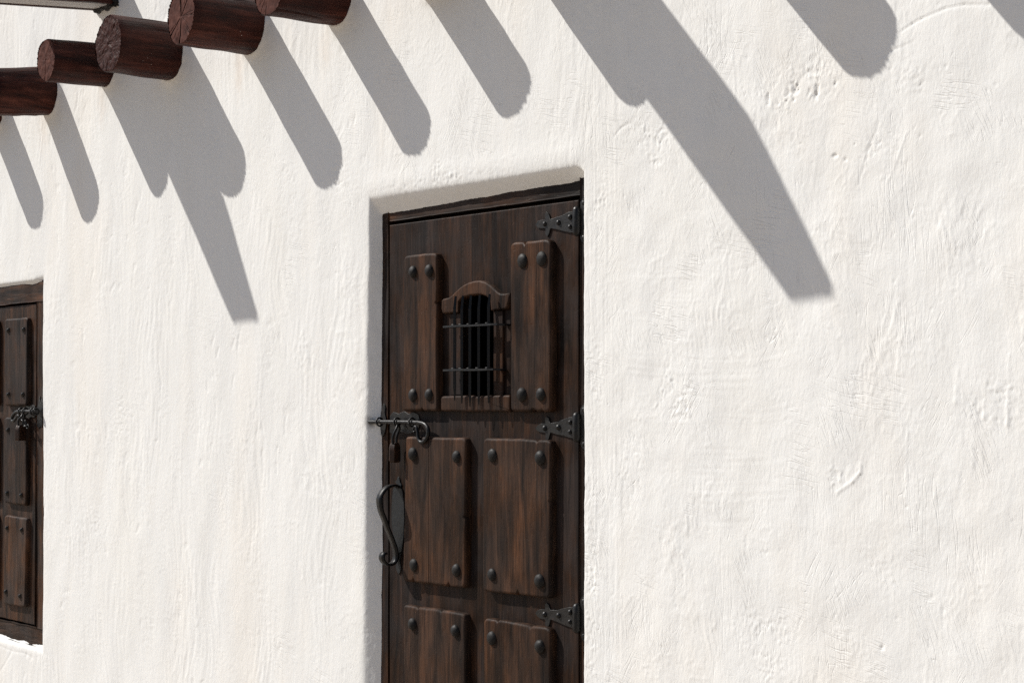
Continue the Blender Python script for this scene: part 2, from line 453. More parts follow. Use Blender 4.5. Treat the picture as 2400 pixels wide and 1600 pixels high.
# ------------------------------------------------------------------ the wall: one thick limewashed adobe skin with two openings
def steps(lo, hi, f):
    out = [lo]
    while out[-1] < hi: out.append(out[-1] + f(out[-1]))
    return out
def xstep(x):
    if x < -3.45 or x > 2.12: return .06
    if -2.915 < x < -2.865: return .0025
    if -.485 < x < -.405: return .003
    if .578 < x < .606: return .0018
    if -.41 < x < .58: return .0044
    if x < -2.0: return .0072
    if x < -.45: return .0058
    return .0034
def zstep(z):
    if z < .24: return .04
    if z > 3.32: return .05
    if 2.07 < z < 2.14: return .0026
    if .49 < z < .54: return .0030
    return .0036
xs = np.array(steps(-6.5, 4.2, xstep)); zs = np.array(steps(-.05, 3.85, zstep))
X, Z = np.meshgrid(xs, zs); X = X.astype(np.float64); Z = Z.astype(np.float64)
H = .0024 * perlin(X / .55, Z / .8, 1) + (.0015 + .0013 * (1 - sstep(-.6, .4, X))) * perlin(X / .20 + 3, Z / .40, 2) + .0009 * perlin(X / .085, Z / .16, 3) + .0016 * sstep(.3, .9, X) * perlin(X / .15 + .4 * Z, Z / .13, 4) + .0007 * sstep(.3, .9, X) * perlin(X / .06, Z / .055 + .5 * X, 41)
# hand brushed limewash: mostly upright strokes that wander
wx = X + .045 * perlin(X / .35, Z / .35, 5) + .02 * perlin(X / .12, Z / .2, 6)
m1 = sstep(-.25, .45, perlin(X / .3, Z / .5, 7)); m2 = sstep(-.1, .5, perlin(X / .17, Z / .22, 8))
H += (.00055 * m1 + .00012) * (1 + .5 * (1 - sstep(-1.2, .3, X)) - .55 * sstep(.7, .9, X)) * perlin(wx / .019, Z / .13, 9) + (.00044 * m2 * m1 + .00009) * perlin(wx / .0085, Z / .055, 10)
# lumpy render under it
m3 = sstep(-.35, .45, perlin(X / .26 + 7, Z / .22, 13))
H += (.00014 + .00030 * m2 * m3) * fbm(X / .022, Z / .028, 11, 3, .72)
rg = 1 - np.abs(perlin(wx / .035, Z / .075, 15)) * 2
H += .00075 * m1 * m2 * np.clip(rg - .55, 0, 1) / .45
rg2 = 1 - np.abs(perlin((wx + .15 * Z) / .022, (Z - .1 * X) / .030, 16)) * 2.2
H += .00055 * sstep(.0, .5, perlin(X / .11, Z / .13, 17)) * np.clip(rg2 - .5, 0, 1) / .5
nk = perlin((X + .03 * perlin(X / .1, Z / .1, 60)) / .030, Z / .060, 61)
H -= .0011 * sstep(.32, .55, nk) * sstep(.0, .45, perlin(X / .22, Z / .30, 62)) * (.35 + .65 * (1 - sstep(-.9, .6, X)))
# brushed strip beside the door, sideways strokes further right
strip = sstep(.600, .615, X) * (1 - sstep(.735, .760, X + .008 * perlin(Z / .2, Z * 0, 20)))
H += strip * (.00040 * perlin(X / .0075, Z / .30, 21) + .0003 * perlin(X / .02, Z / .12, 22)) - .0008 * sstep(.745, .752, X + .009 * perlin(Z / .15, Z * 0, 23)) * (1 - sstep(.76, .86, X)) * sstep(.9, 1.15, Z) * (1 - sstep(1.6, 1.85, Z)) * sstep(-.3, .3, perlin(Z / .12, Z * 0 + 3, 24))
side = sstep(.75, .80, X) * (1 - sstep(1.25, 1.45, X)) * sstep(1.05, 1.3, Z) * (1 - sstep(1.78, 1.95, Z))
zz = Z - .25 * (X - 1.05) ** 2 + .012 * perlin(X / .3, Z / .3, 25)
H += side * sstep(-.2, .35, perlin(X / .25, Z / .06, 26)) * .00036 * perlin(X / .22, zz / .0095, 27)
# trowel and brush arcs
for (cx, cz, r0, r1, a0, amp) in ((-.80, 2.36, .05, .26, 1.57, .00034), (-1.30, 2.42, .04, .22, 1.2, .00034), (.98, 1.60, .12, .42, 2.4, .00030), (1.55, 1.30, .1, .4, 2.0, .00022), (1.50, 2.00, .1, .35, .6, .00026)):
    R = np.hypot(X - cx, Z - cz); A = np.arctan2(Z - cz, X - cx)
    w = sstep(r0, r0 + .03, R) * (1 - sstep(r1 - .08, r1, R)) * np.clip(np.cos(A - a0), 0, 1) * sstep(-.15, .3, perlin(X / .12, Z / .12, 28))
    H += w * amp * perlin(R / .0085, A * 2.5 + 9, 29)
# coarse scuffed patches where the sand shows
for (cx, cz, rx, rz, amp) in ((.955, 1.525, .075, .085, .0011), (.885, 2.165, .045, .075, .0013), (.80, 2.19, .05, .04, .0008), (1.395, 2.255, .10, .05, .0012), (1.36, 2.205, .09, .03, .0010),
                              (.66, 1.99, .035, .10, .0009), (.78, 1.33, .05, .12, .0007), (1.27, .93, .08, .12, .0009), (1.50, 1.34, .03, .04, .0010), (1.93, 1.50, .07, .07, .0008),
                              (-.62, 2.24, .06, .09, .0009), (-.05, 2.19, .12, .03, .0008), (-.10, 2.15, .30, .018, .0010), (-2.15, 1.45, .10, .14, .0007), (-2.35, 1.05, .10, .12, .0006),
                              (-.93, 2.22, .06, .10, .0007), (1.62, 2.05, .06, .05, .0009), (.63, .95, .03, .20, .0010), (1.05, 2.05, .05, .03, .0007), (-1.45, 2.05, .06, .06, .0008), (.64, 1.55, .03, .14, .0008), (1.72, 2.2, .08, .03, .0008)):
    w = np.exp(-(((X - cx) / rx) ** 2 + ((Z - cz) / rz) ** 2) ** 1.3) * sstep(-.35, .25, perlin(X / .05, Z / .05, 31))
    H += w * amp * 1.15 * (1.2 * fbm(X / .0125, Z / .014, 32, 3, .75) - 1.1 * np.clip(np.abs(perlin(X / .014 + .4 * Z / .014, Z / .018, 33)) * 2.2, 0, .8))
# chips, pits, drips, cracks
pr = random.Random(11)
pits = [(1.366, 2.228, .010, .010, .0048), (1.434, 2.219, .006, .016, .0045), (1.428, 2.206, .007, .007, .004), (1.277, 2.217, .006, .014, .004), (1.489, 2.226, .005, .005, .004), (1.487, 2.061, .009, .004, .004), (1.361, 2.205, .006, .005, .003),
        (1.205, 1.169, .006, .016, .0013), (1.262, 1.147, .018, .006, .0012), (1.765, 1.082, .014, .006, .0016), (1.80, 1.04, .006, .022, .0012), (1.52, 2.05, .006, .004, .003), (1.70, 1.275, .004, .004, .0025), (1.63, .96, .005, .006, .0028)]
for _ in range(260): pits.append((pr.uniform(.6, 2.1), pr.uniform(.8, 2.5), pr.uniform(.0022, .0040), pr.uniform(.0022, .0042), pr.uniform(.0006, .0018)))
for _ in range(160): pits.append((pr.uniform(-3.3, -.5), pr.uniform(.4, 3.1), pr.uniform(.004, .008), pr.uniform(.003, .010), pr.uniform(.0006, .0016)))
def window(cx, cz, r):
    i0, i1 = np.searchsorted(xs, [cx - r, cx + r]); j0, j1 = np.searchsorted(zs, [cz - r, cz + r])
    return slice(j0, j1 + 1), slice(i0, i1 + 1)
for (cx, cz, rx, rz, dp) in pits:
    s = window(cx, cz, 3 * max(rx, rz) + .004); xx, zz = X[s], Z[s]
    q = np.sqrt(((xx - cx) / rx) ** 2 + ((zz - cz) / rz) ** 2) + .75 * perlin(xx / .008, zz / .008, 35)
    H[s] -= .62 * dp * (1 - sstep(.45, 1.45, q))
def stroke(pts, w, amp, wob=.002, seed=40):
    for (a, b) in zip(pts[:-1], pts[1:]):
        ax, az = a; bx, bz = b; ln = math.hypot(bx - ax, bz - az)
        s = window((ax + bx) / 2, (az + bz) / 2, ln / 2 + 5 * w); xx, zz = X[s] + wob * perlin(X[s] / .02, Z[s] / .02, seed), Z[s]
        t = np.clip(((xx - ax) * (bx - ax) + (zz - az) * (bz - az)) / ln ** 2, 0, 1)
        q = np.hypot(xx - ax - t * (bx - ax), zz - az - t * (bz - az))
        H[s] += amp * np.exp(-(q / w) ** 2)
stroke([(1.684, 2.312), (1.715, 2.324), (1.742, 2.331), (1.806, 2.342), (1.858, 2.342), (1.925, 2.332)], .0024, -.0016)
stroke([(1.60, 2.258), (1.66, 2.275), (1.72, 2.285)], .002, -.0009)
stroke([(.72, 2.192), (.745, 2.21), (.775, 2.218)], .003, -.0012)
stroke([(1.155, 2.35), (1.165, 2.24), (1.168, 2.215)], .0028, .0007)
stroke([(1.50, 1.30), (1.545, 1.325), (1.565, 1.345), (1.568, 1.365)], .004, .0014)
stroke([(-3.36, .33), (-3.22, .44), (-3.19, .475)], .006, -.0010); stroke([(-3.36, .462), (-3.2, .452), (-3.08, .458), (-2.98, .447)], .005, -.0008)
stroke([(1.62, 2.12), (1.585, 2.05), (1.56, 1.99)], .0035, -.0009); stroke([(1.70, 2.09), (1.655, 2.0)], .003, .0008)
for (x_, z0_, z1_, w_, a_) in ((1.698, 1.45, 1.318, .0022, .0011), (1.880, 1.46, 1.37, .004, .0010), (1.777, 1.36, 1.285, .002, .0006), (1.908, 1.56, 1.469, .0035, .0014), (1.970, 1.60, 1.456, .004, .0018), (1.835, 1.57, 1.502, .004, .0013), (1.52, 1.26, 1.19, .002, .0006),
                               (-1.743, 1.42, 1.129, .006, .0009), (-1.677, 1.40, 1.117, .006, .0010), (-2.02, 1.9, 1.6, .006, .0006), (-1.1, 1.75, 1.45, .005, .0005), (-1.95, 1.5, 1.2, .006, .0006), (2.03, 1.62, 1.50, .0035, .0012), (.87, 1.02, .90, .003, .0006), (1.33, 1.5, 1.42, .003, .0006)):
    stroke([(x_ + .004, z0_), (x_ + .001, z0_ * .4 + z1_ * .6)], w_, a_ * .4, .0006); stroke([(x_ + .001, z0_ * .4 + z1_ * .6), (x_, z1_)], w_, a_ * .6, .0006); stroke([(x_, z1_ + .004), (x_, z1_)], w_ * 1.4, a_ * .5, 0)
# fillets of render where the beams enter the wall
for (lx, lz, _, lr, _, _) in LOGS:
    q = np.hypot(X - lx, Z - lz) - lr + .008 * perlin(X / .03, Z / .03, 45)
    H += .009 * np.exp(-np.clip(q, 0, None) / .016) * (q > -.05)
# door opening: bullnosed reveal, 34 mm deep
rag = .0035 * perlin(X / .018, Z / .018, 50) + .0018 * perlin(X / .007, Z / .007, 51)
soft = .004 * perlin(X / .09, Z / .11, 52)
xl = np.interp(Z, [.0, .64, 1.04, 1.62, 2.10, 2.2], [-.486, -.474, -.466, -.457, -.440, -.436]) + soft
def sm(t, k): return .5 * (t + np.sqrt(t * t + k * k))
zt = 2.130 + .0018 * perlin(X / .17, X * 0, 53) - .020 * np.clip((X - .556) / .038, 0, 1) ** 2.2
sl = (X - xl) / ((-.4175 + .35 * rag) - xl); st = (zt - Z) / (zt - (2.0815 + .0135 * np.clip((X + .42) / .97, 0, 1) + .34 * rag)); sr = (.594 + .0022 * perlin(Z / .14, Z * 0, 54) + .0012 * perlin(Z / .03, Z * 0, 55) - X) / .011
kk = .10
smin = -kk * np.log(np.exp(-np.clip(sl, -3, 3) / kk) + np.exp(-np.clip(st, -3, 3) / kk))
smin = np.minimum(smin, sr)
door_s = smin
H -= .0345 * np.clip(sm(np.clip(smin, -3, 1.6), .20) - .006, 0, None) * np.where(smin > -1.2, 1, 0)
# plaster thickens a little over the lintel
H += .0022 * np.exp(-((Z - 2.165) / .035) ** 2) * sstep(-.50, -.42, X) * (1 - sstep(.55, .64, X))
# shutter opening, shallow; a sloping ledge below
wr = (-2.884 + .003 * perlin(Z / .10, Z * 0, 57) - X) / .010
wt = (2.012 + .012 * np.clip((X + 2.97) / .07, 0, 1) - Z) / (.020 + .012 * np.clip((X + 2.97) / .07, 0, 1)); wb = (Z - (.478 + .15 * rag)) / .036; wl = (X + 3.86) / .02
win_s = np.minimum(np.minimum(wr, wt), np.minimum(wb, wl))
H -= .016 * np.clip(sm(np.clip(win_s, -3, 1.5), .18) - .006, 0, None) * np.where(win_s > -1.2, 1, 0)
H[:, xs < -3.6] *= 1
YY = -H
# rounded parapet: the last rows turn back over the top
Xv = X.copy(); Zv = Z.copy()
nrow, ncol = X.shape
extra = [(3.875, .03), (3.895, .10), (3.90, .25), (3.90, .55), (3.6, .56), (0.0, .56)]
rowsX = [Xv] + [xs[None, :]] * len(extra); rowsY = [YY] + [np.full((1, ncol), e[1]) for e in extra]; rowsZ = [Zv] + [np.full((1, ncol), e[0]) for e in extra]
Xa = np.concatenate(rowsX); Ya = np.concatenate(rowsY); Za = np.concatenate(rowsZ)
nr_ = Xa.shape[0]
co = np.stack([Xa, Ya, Za], -1).reshape(-1, 3).astype(np.float32)
idx = np.arange(nr_ * ncol).reshape(nr_, ncol)
quads = np.stack([idx[:-1, :-1], idx[:-1, 1:], idx[1:, 1:], idx[1:, :-1]], -1)
hole = np.zeros((nr_, ncol), bool); hole[:nrow] = (door_s > 1.35) | (win_s > 1.3)
# the back face keeps clear of the doorway too
hq = hole[:-1, :-1] & hole[:-1, 1:] & hole[1:, 1:] & hole[1:, :-1]
quads = quads[~hq]
used = np.zeros(nr_ * ncol, bool); used[quads.ravel()] = True
remap = np.cumsum(used) - 1
co = co[used]; quads = remap[quads].astype(np.int32)
me = bpy.data.meshes.new('adobe_wall')
me.vertices.add(len(co)); me.vertices.foreach_set('co', co.ravel())
nf = len(quads)
me.loops.add(nf * 4); me.loops.foreach_set('vertex_index', quads.ravel())
me.polygons.add(nf); me.polygons.foreach_set('loop_start', np.arange(nf, dtype=np.int32) * 4)
me.polygons.foreach_set('use_smooth', np.ones(nf, bool))
me.materials.append(M['plaster']); me.update(calc_edges=True); me.validate()
wall = bpy.data.objects.new('adobe_wall', me); col.objects.link(wall)
wall['label'] = 'thick whitewashed adobe wall with brush marks and a rounded door reveal'; wall['category'] = 'wall'; wall['kind'] = 'thing'

# ground and the dark room behind the openings
g = add('ground', [(-60, -60, 0), (60, -60, 0), (60, 60, 0), (-60, 60, 0)], [(0, 1, 2, 3)], 'ground'); g['kind'] = 'structure'
rx0, rx1, ry0, ry1, rz0, rz1 = -5.5, 3.5, .02, .50, .02, 3.3
bm = bmesh.new(); bmesh.ops.create_cube(bm, size=1)
for v in bm.verts: v.co = Vector((rx0 + (v.co.x + .5) * (rx1 - rx0), ry0 + .03 + (v.co.y + .5) * (ry1 - ry0 - .03), rz0 + (v.co.z + .5) * (rz1 - rz0)))
bmesh.ops.delete(bm, geom=[f for f in bm.faces if f.calc_center_median().y < .06], context='FACES')
room = from_bm('room_interior', bm, 'interior', None, (0, .3, 0), recalc=False); room['kind'] = 'structure'

# ------------------------------------------------------------------ roof beams (logs)
LOG_LABELS = ['dark brown log beam cut off by the left edge, nearest the shutter side', 'dark log beam running out of the left edge, its end outside the picture',
              'thinner brown log beam with smooth round end, left of the rough chopped log', 'thick brown log beam with rough chopped end and white paint specks',
              'log beam with star-shaped drying cracks in its cut end, touching the top edge', 'log beam at the top edge with only its lower half showing',
              'log beam above the picture casting the short shadow over the door lintel', 'log beam above the picture whose shadow joins the long spout shadow',
              'log beam above the picture casting the broad round shadow at upper right', 'log beam above the picture casting the shadow in the top right corner']
def make_log(i, x, z, reach, r, sx, sz):
    rr = random.Random(100 + i)
    ph = [rr.uniform(0, 6.28) for _ in range(5)]
    seg, m_ = 144, 24
    spl = [(rr.uniform(0, 2 * math.pi), rr.uniform(-.1, reach * .5), rr.uniform(.3, 1.0) * reach, rr.uniform(.0025, .0055), rr.uniform(-.8, .8)) for _ in range(7)]
    knots = [(rr.uniform(-1.6, .8), rr.uniform(.03, reach * .9), rr.uniform(.010, .018)) for _ in range(3)]
    lean = Vector((sx, -1, sz)); base = Vector((x, 0, z))
    shape = [1 + .022 * math.cos(2 * 2 * math.pi * k / seg + ph[0]) + .020 * math.cos(3 * 2 * math.pi * k / seg + ph[1]) + .014 * math.cos(5 * 2 * math.pi * k / seg + ph[2]) + .006 * mnoise.noise(Vector((k * .10, i * 7.1, 0))) for k in range(seg)]
    dirs = [(math.cos(2 * math.pi * k / seg), math.sin(2 * math.pi * k / seg)) for k in range(seg)]
    verts, faces = [], []
    ts = [-.14 + (reach + .14) * j / (m_ - 1) for j in range(m_)]; ts[-2] = reach - .005
    for j, t in enumerate(ts):
        k_end = .975 if j == m_ - 1 else 1.0
        c = base + lean * t
        wav = 1 + .008 * math.sin(t * 31 + ph[3]) - .05 * max(0, t) / reach * .5
        for k in range(seg):
            gro = 1 + .010 * math.sin(k * .9 + ph[4] + 2 * math.sin(t * 9 + k)) * (.7 if k % 13 == 0 else .2)
            q = r * shape[k] * wav * k_end * gro
            th_ = 2 * math.pi * k / seg
            for (sa_, s0_, sl_, sd_, sb_) in spl:       # drying checks along the grain
                if s0_ < t < s0_ + sl_:
                    da = abs((th_ - sa_ - sb_ * (t - s0_) + math.pi) % (2 * math.pi) - math.pi) * r
                    q -= sd_ * max(0, 1 - da / .0042) * math.sin(math.pi * (t - s0_) / sl_) ** .5
            for (ka_, kt_, kr_) in knots:
                da = abs((th_ - ka_ + math.pi) % (2 * math.pi) - math.pi) * r
                q += .0028 * math.exp(-((da / kr_) ** 2 + ((t - kt_) / (kr_ * 1.5)) ** 2))
            q += .0014 * mnoise.noise(Vector((k * .11, t * 12, i * 5.3)))
            jag = rr.uniform(-.0022, .0022) if j >= m_ - 2 else 0
            verts.append(c + Vector((dirs[k][0] * q, jag, dirs[k][1] * q)))
    for j in range(m_ - 1):
        for k in range(seg):
            a = j * seg + k; b = j * seg + (k + 1) % seg
            faces.append((a, a + seg, b + seg, b))
    bm = bmesh.new(); bv = [bm.verts.new(v) for v in verts]
    for f in faces: bm.faces.new([bv[q] for q in f])
    o = from_bm('roof_beam', bm, 'log', None, base, True)
    o['label'] = LOG_LABELS[i]; o['category'] = 'beam'; o['kind'] = 'thing'; o['group'] = 'log beams along the top of the wall'
    # end grain: a disc with drying cracks cut into it
    rings, s2 = (20, 360) if i < 6 else (8, 72)
    cr = []
    ncr = {3: 4, 4: 22, 2: 9}.get(i, 13)
    for q in range(ncr): cr.append((rr.uniform(0, 2 * math.pi), rr.uniform(.02, .75), rr.uniform(.0009, .0019), rr.uniform(.35, 1), rr.uniform(-.25, .25)))
    if i == 4: cr[:4] = [(1.62, .0, .0034, 1.5, .1), (4.65, .0, .0034, 1.5, -.1), (.78, .0, .0030, 1.4, .15), (3.75, .1, .0026, 1.3, 0)]
    cen = base + lean * (reach - .0015); rough = .0030 if i == 3 else (.0016 if i == 2 else .0008); slit = set()
    ev, ef = [cen + Vector((0, .004, 0))], []
    for a in range(1, rings + 1):
        f = a / rings
        for k in range(s2):
            th = 2 * math.pi * k / s2; kq = k * seg / s2; k0 = int(kq); kf = kq - k0
            sh = shape[k0 % seg] * (1 - kf) + shape[(k0 + 1) % seg] * kf
            q = r * sh * .972 * (1 - .025) * f
            dep = 0
            for (ca, st_, wd, am, bend) in cr:
                if f < st_: continue
                dth = abs((th - ca - bend * f * f + math.pi) % (2 * math.pi) - math.pi)
                hw = wd * (.45 + .55 * f) * am ** .5 * (1 + .5 * mnoise.noise(Vector((f * 9, ca * 5, i))))
                if dth * q < hw * 1.05 and i < 6: slit.add((a, k))
                dep += .0007 * math.exp(-(dth * q / (hw * 1.6)) ** 2)
            pv = Vector((q * math.cos(th), i * 3.7, q * math.sin(th)))
            nz = rough * (mnoise.noise(pv * 55) + .6 * mnoise.noise(pv * 130)) + .0006 * mnoise.noise(Vector((q * 260, i, th * .6)))
            if a == rings: nz = 0
            ev.append(cen + Vector((q * math.cos(th), min(dep, .009) + nz, q * math.sin(th))))
    for k in range(s2): ef.append((0, 1 + k, 1 + (k + 1) % s2))
    for a in range(rings - 1):
        for k in range(s2):
            p0 = 1 + a * s2 + k; p1 = 1 + a * s2 + (k + 1) % s2
            if (a + 1, k) in slit and (a + 2, k) in slit: continue
            ef.append((p0, p0 + s2, p1 + s2, p1))
    bm = bmesh.new(); bv = [bm.verts.new(v) for v in ev]
    for f in ef: bm.faces.new([bv[q] for q in f])
    from_bm('end_grain', bm, 'log_end_chopped' if i == 3 else 'log_end', o, cen, True)
for i, a in enumerate(LOGS): make_log(i, *a)

# ------------------------------------------------------------------ roof spouts (wooden troughs draining the flat roof)
def spout(x0r, x0t, zr, zt, reach, w, h, label):
    t = thing('roof_spout', P(x0r + w / 2, 0, zr), label, 'drain spout', 'wooden roof drain spouts')
    th = .022
    def line(d): f = d / reach; return x0r + (x0t - x0r) * f, zr + (zt - zr) * f
    def prism(name, sec0, sec1, mat):       # loft between two 4-point sections given as world points
        v = sec0 + sec1
        return add(name, v, [(0, 1, 2, 3), (7, 6, 5, 4), (0, 4, 5, 1), (1, 5, 6, 2), (2, 6, 7, 3), (3, 7, 4, 0)], mat, t)
    def sec(d, xa, xb, za, zb):
        x, z = line(d); return [P(x + xa, d, z + za), P(x + xb, d, z + za), P(x + xb, d, z + zb), P(x + xa, d, z + zb)]
    prism('floor_board', sec(-.12, .003, w - .003, 0, .02), sec(reach, .003, w - .003, 0, .02), 'spout_under')
    cut = reach * .775
    for xa, xb in ((-.0, th), (w - th, w)):
        v = sec(-.12, xa, xb, -.003, h) + sec(cut, xa, xb, -.003, h) + sec(reach, xa, xb, -.003, .022)
        f = [(0, 1, 2, 3), (11, 10, 9, 8)]
        for b in (0, 4): f += [(b, b + 4, b + 5, b + 1), (b + 1, b + 5, b + 6, b + 2), (b + 2, b + 6, b + 7, b + 3), (b + 3, b + 7, b + 4, b)]
        add('side_board', v, f, 'log', t)
    # lumpy tar where it enters the wall
    rr = random.Random(int(abs(x0r) * 1000)); bm = bmesh.new(); n = 40; ring0 = []; ring1 = []; ring2 = []
    per = round_poly([(-.012, -.012), (w + .014, -.012), (w + .014, h + .012), (-.012, h + .012)], .012, 4)
    per = densify(per, .012)
    for q in per:
        c = Vector((w / 2, h / 2)); e = (q - c).normalized() * rr.uniform(-.004, .007)
        ring0.append(bm.verts.new(P(x0r + q.x + e.x * 2.2, -.012, zr + q.y + e.y * 2.2)))
        ring1.append(bm.verts.new(P(x0r + q.x + e.x * .8, .010 + rr.uniform(-.003, .012), zr + q.y + e.y * .8)))
        s = c + (q - c) * .86
        ring2.append(bm.verts.new(P(x0r + s.x, .014 + rr.uniform(-.003, .010), zr + s.y)))
    k = len(per)
    for A_, B_ in ((ring0, ring1), (ring1, ring2)):
        for q in range(k): bm.faces.new((A_[q], A_[(q + 1) % k], B_[(q + 1) % k], B_[q]))
    from_bm('tar_seal', bm, 'iron', t, P(x0r, 0, zr), True)
spout(-2.366, -2.410, 3.025, 2.990, .668, .168, .155, 'dark wooden roof spout with pale grey underside at the upper left corner')
spout(.150, .232, 3.010, 2.952, .665, .138, .155, 'wooden roof spout above the picture casting the longest shadow right of the door')

# ------------------------------------------------------------------ door frame
LD = -.030      # face of the door leaf behind the wall face
fr = thing('door_frame', P(.08, -.05, 0), 'dark weathered timber frame set in the plastered door opening', 'door frame')
beam('jamb', -.470, -.3815, -.105, -.033, .0, 2.115, 'slab', fr, .003, .0015, 1)
beam('jamb', .5485, .640, -.105, -.027, .0, 2.115, 'slab', fr, .003, .0012, 2)
beam('head', -.3812, .5482, -.105, -.0335, 2.0565, 2.120, 'rail', fr, .003, .0009, 3, 18)
beam('door_stop', -.3812, -.340, -.104, -.080, .0, 2.0563, 'slab', fr, .002, .0006, 4)
beam('door_stop', .510, .5482, -.104, -.080, .0, 2.0563, 'slab', fr, .002, .0006, 5)
beam('door_stop', -.3398, .5098, -.104, -.080, 1.995, 2.0561, 'rail', fr, .002, .0006, 6)

# ------------------------------------------------------------------ the door
door = thing('panelled_door', P(.08, LD - .02, .02), 'dark brown wooden door with raised studded panels and a small barred window', 'door')
# slab with the window hole: a ring of four areas sharing one mesh
xa, xb, za, zb = -.3736, .5366, .025, 2.0445
hx0, hx1, hz0, hz1 = -.006, .182, 1.500, 1.818
bm = bmesh.new()
gx = sorted({xa, hx0, hx1, xb, -.15, .36}); gz = sorted({za, hz0, hz1, zb, .5, 1.0, 1.25, 1.95})
def inhole(x, z): return hx0 < x < hx1 and hz0 < z < hz1
vv = {}
def gv(x, d, z):
    key = (round(x, 5), round(d, 5), round(z, 5))
    if key not in vv: vv[key] = bm.verts.new(P(x, d, z))
    return vv[key]
for d in (LD, LD - .042):
    for i in range(len(gx) - 1):
        for j in range(len(gz) - 1):
            if inhole((gx[i] + gx[i + 1]) / 2, (gz[j] + gz[j + 1]) / 2): continue
            bm.faces.new([gv(gx[i], d, gz[j]), gv(gx[i + 1], d, gz[j]), gv(gx[i + 1], d, gz[j + 1]), gv(gx[i], d, gz[j + 1])])
bed = [e for e in bm.edges if len(e.link_faces) == 1 and e.verts[0].co.y < .05]
for e in bed:
    a, b = e.verts; a2 = gv(a.co.x, LD - .042, a.co.z); b2 = gv(b.co.x, LD - .042, b.co.z)
    try: bm.faces.new([a, b, b2, a2])
    except ValueError: pass
bmesh.ops.recalc_face_normals(bm, faces=bm.faces)
eds = [e for e in bm.edges if len(e.link_faces) == 2 and e.calc_face_angle(0) > 1 and (e.verts[0].co.y + e.verts[1].co.y) / 2 < .035]
bmesh.ops.bevel(bm, geom=eds, offset=.0028, segments=2, affect='EDGES', profile=.5)
from_bm('slab', bm, 'slab', door, P(.08, LD, 1.0))

STUD = dome_mesh('stud', .0195, .0125, 'stud', 16, 5, 3)
PD = LD + .022
def panel(name, pts, studs, rad, seed, notches=(), splits=(), label=None):
    o = raised(name, round_poly(pts, rad, 6), LD, PD, .0085, 'panel', door, .0012, seed, notches, splits)
    if label: o['label'] = label
    r = random.Random(seed)
    for (sx, sz) in studs:
        s = r.uniform(.93, 1.07)
        inst('stud', STUD, o, P(sx, PD - .0006, sz), (0, r.uniform(0, 6), 0), (s, r.uniform(.85, 1.15), s))
panel('panel', [(-.2668, 1.9430), (-.0908, 1.9440), (-.0905, 1.4770), (-.2714, 1.4768)], [(-.213, 1.892), (-.128, 1.891), (-.213, 1.5244), (-.1297, 1.5256)], [.020, .026, .014, .016], 21, [(-.0908, 1.795, .008), (-.17, 1.477, .007)])
panel('panel', [(.2621, 1.9480), (.4443, 1.9452), (.4432, 1.4766), (.2621, 1.4765)], [(.3204, 1.8933), (.406, 1.894), (.3185, 1.5241), (.4019, 1.5244)], [.022, .030, .018, .016], 22, [(.327, 1.9475, .010), (.36, 1.4766, .006), (.40, 1.4766, .005)])
panel('panel', [(-.2560, 1.4012), (.0518, 1.4008), (.0497, .9677), (-.2714, .9660)], [(-.2131, 1.3492), (.0093, 1.3459), (-.2095, 1.0185), (.0083, 1.0181)], [.010, .022, .022, .016], 23, [(.0505, 1.165, .007), (-.205, .9663, .010), (-.03, .967, .012), (-.13, 1.401, .006)], (-.1335,))
panel('panel', [(.1342, 1.4026), (.4451, 1.4010), (.4395, .9705), (.1322, .9668)], [(.1827, 1.3534), (.4000, 1.3518), (.1803, 1.0178), (.3972, 1.0159)], [.022, .022, .018, .020], 24, [(.4420, 1.24, .006), (.30, .9685, .012), (.385, 1.4012, .006)])
panel('panel', [(-.2668, .8958), (.0497, .8963), (.0480, .22), (-.2690, .22)], [(-.2149, .8419), (.0032, .8425), (-.214, .272), (.002, .272)], [.014, .022, .022, .022], 25, [(-.19, .896, .006), (-.07, .896, .006)])
panel('panel', [(.1363, .8930), (.4432, .8908), (.4410, .22), (.1345, .22)], [(.1787, .8385), (.3985, .8373), (.181, .272), (.396, .272)], [.022, .026, .022, .022], 26, [(.21, .8925, .006), (.36, .8915, .007)])

# little barred window: carved arch, two stiles, sill block, iron grille
GD = LD + .018
arch = [(-.0748, 1.8010), (-.066, 1.8060), (-.0404, 1.8080), (-.0233, 1.8138), (-.006, 1.8235), (.0127, 1.8330), (.034, 1.8410), (.0588, 1.8468), (.085, 1.8500), (.1125, 1.8500), (.139, 1.8445), (.1633, 1.8345), (.184, 1.8228), (.2014, 1.8125), (.2114, 1.8082), (.232, 1.8075), (.2529, 1.8085),
        (.2515, 1.7859), (.2440, 1.7700), (.2352, 1.7630), (.1660, 1.7615), (.1633, 1.7860), (.1560, 1.7970), (.1431, 1.8035), (.1210, 1.8085), (.0981, 1.8095), (.070, 1.8090), (.0442, 1.8055), (.0230, 1.8000), (.0117, 1.7930), (.0110, 1.7615), (-.0690, 1.7625), (-.0760, 1.7760)]
gw = raised('window_arch', [Vector(p_) for p_ in arch], LD, GD, .006, 'panel', door, .0006, 31)
raised('window_stile', [(-.0445, 1.7612), (.0112, 1.7612), (.0105, 1.5232), (-.0450, 1.5232)], LD, LD + .007, .003, 'slab', door, .0006, 32)
raised('window_stile', [(.1655, 1.7612), (.2095, 1.7612), (.2100, 1.5232), (.1650, 1.5232)], LD, LD + .007, .003, 'slab', door, .0006, 33)
raised('window_sill', round_poly([(-.0791, 1.5220), (.2549, 1.5228), (.2560, 1.4772), (-.0800, 1.4768)], [.014, .010, .006, .012], 4), LD, GD, .0065, 'panel', door, .0008, 34, [(.1, 1.5225, .006), (.11, 1.5225, .004)])
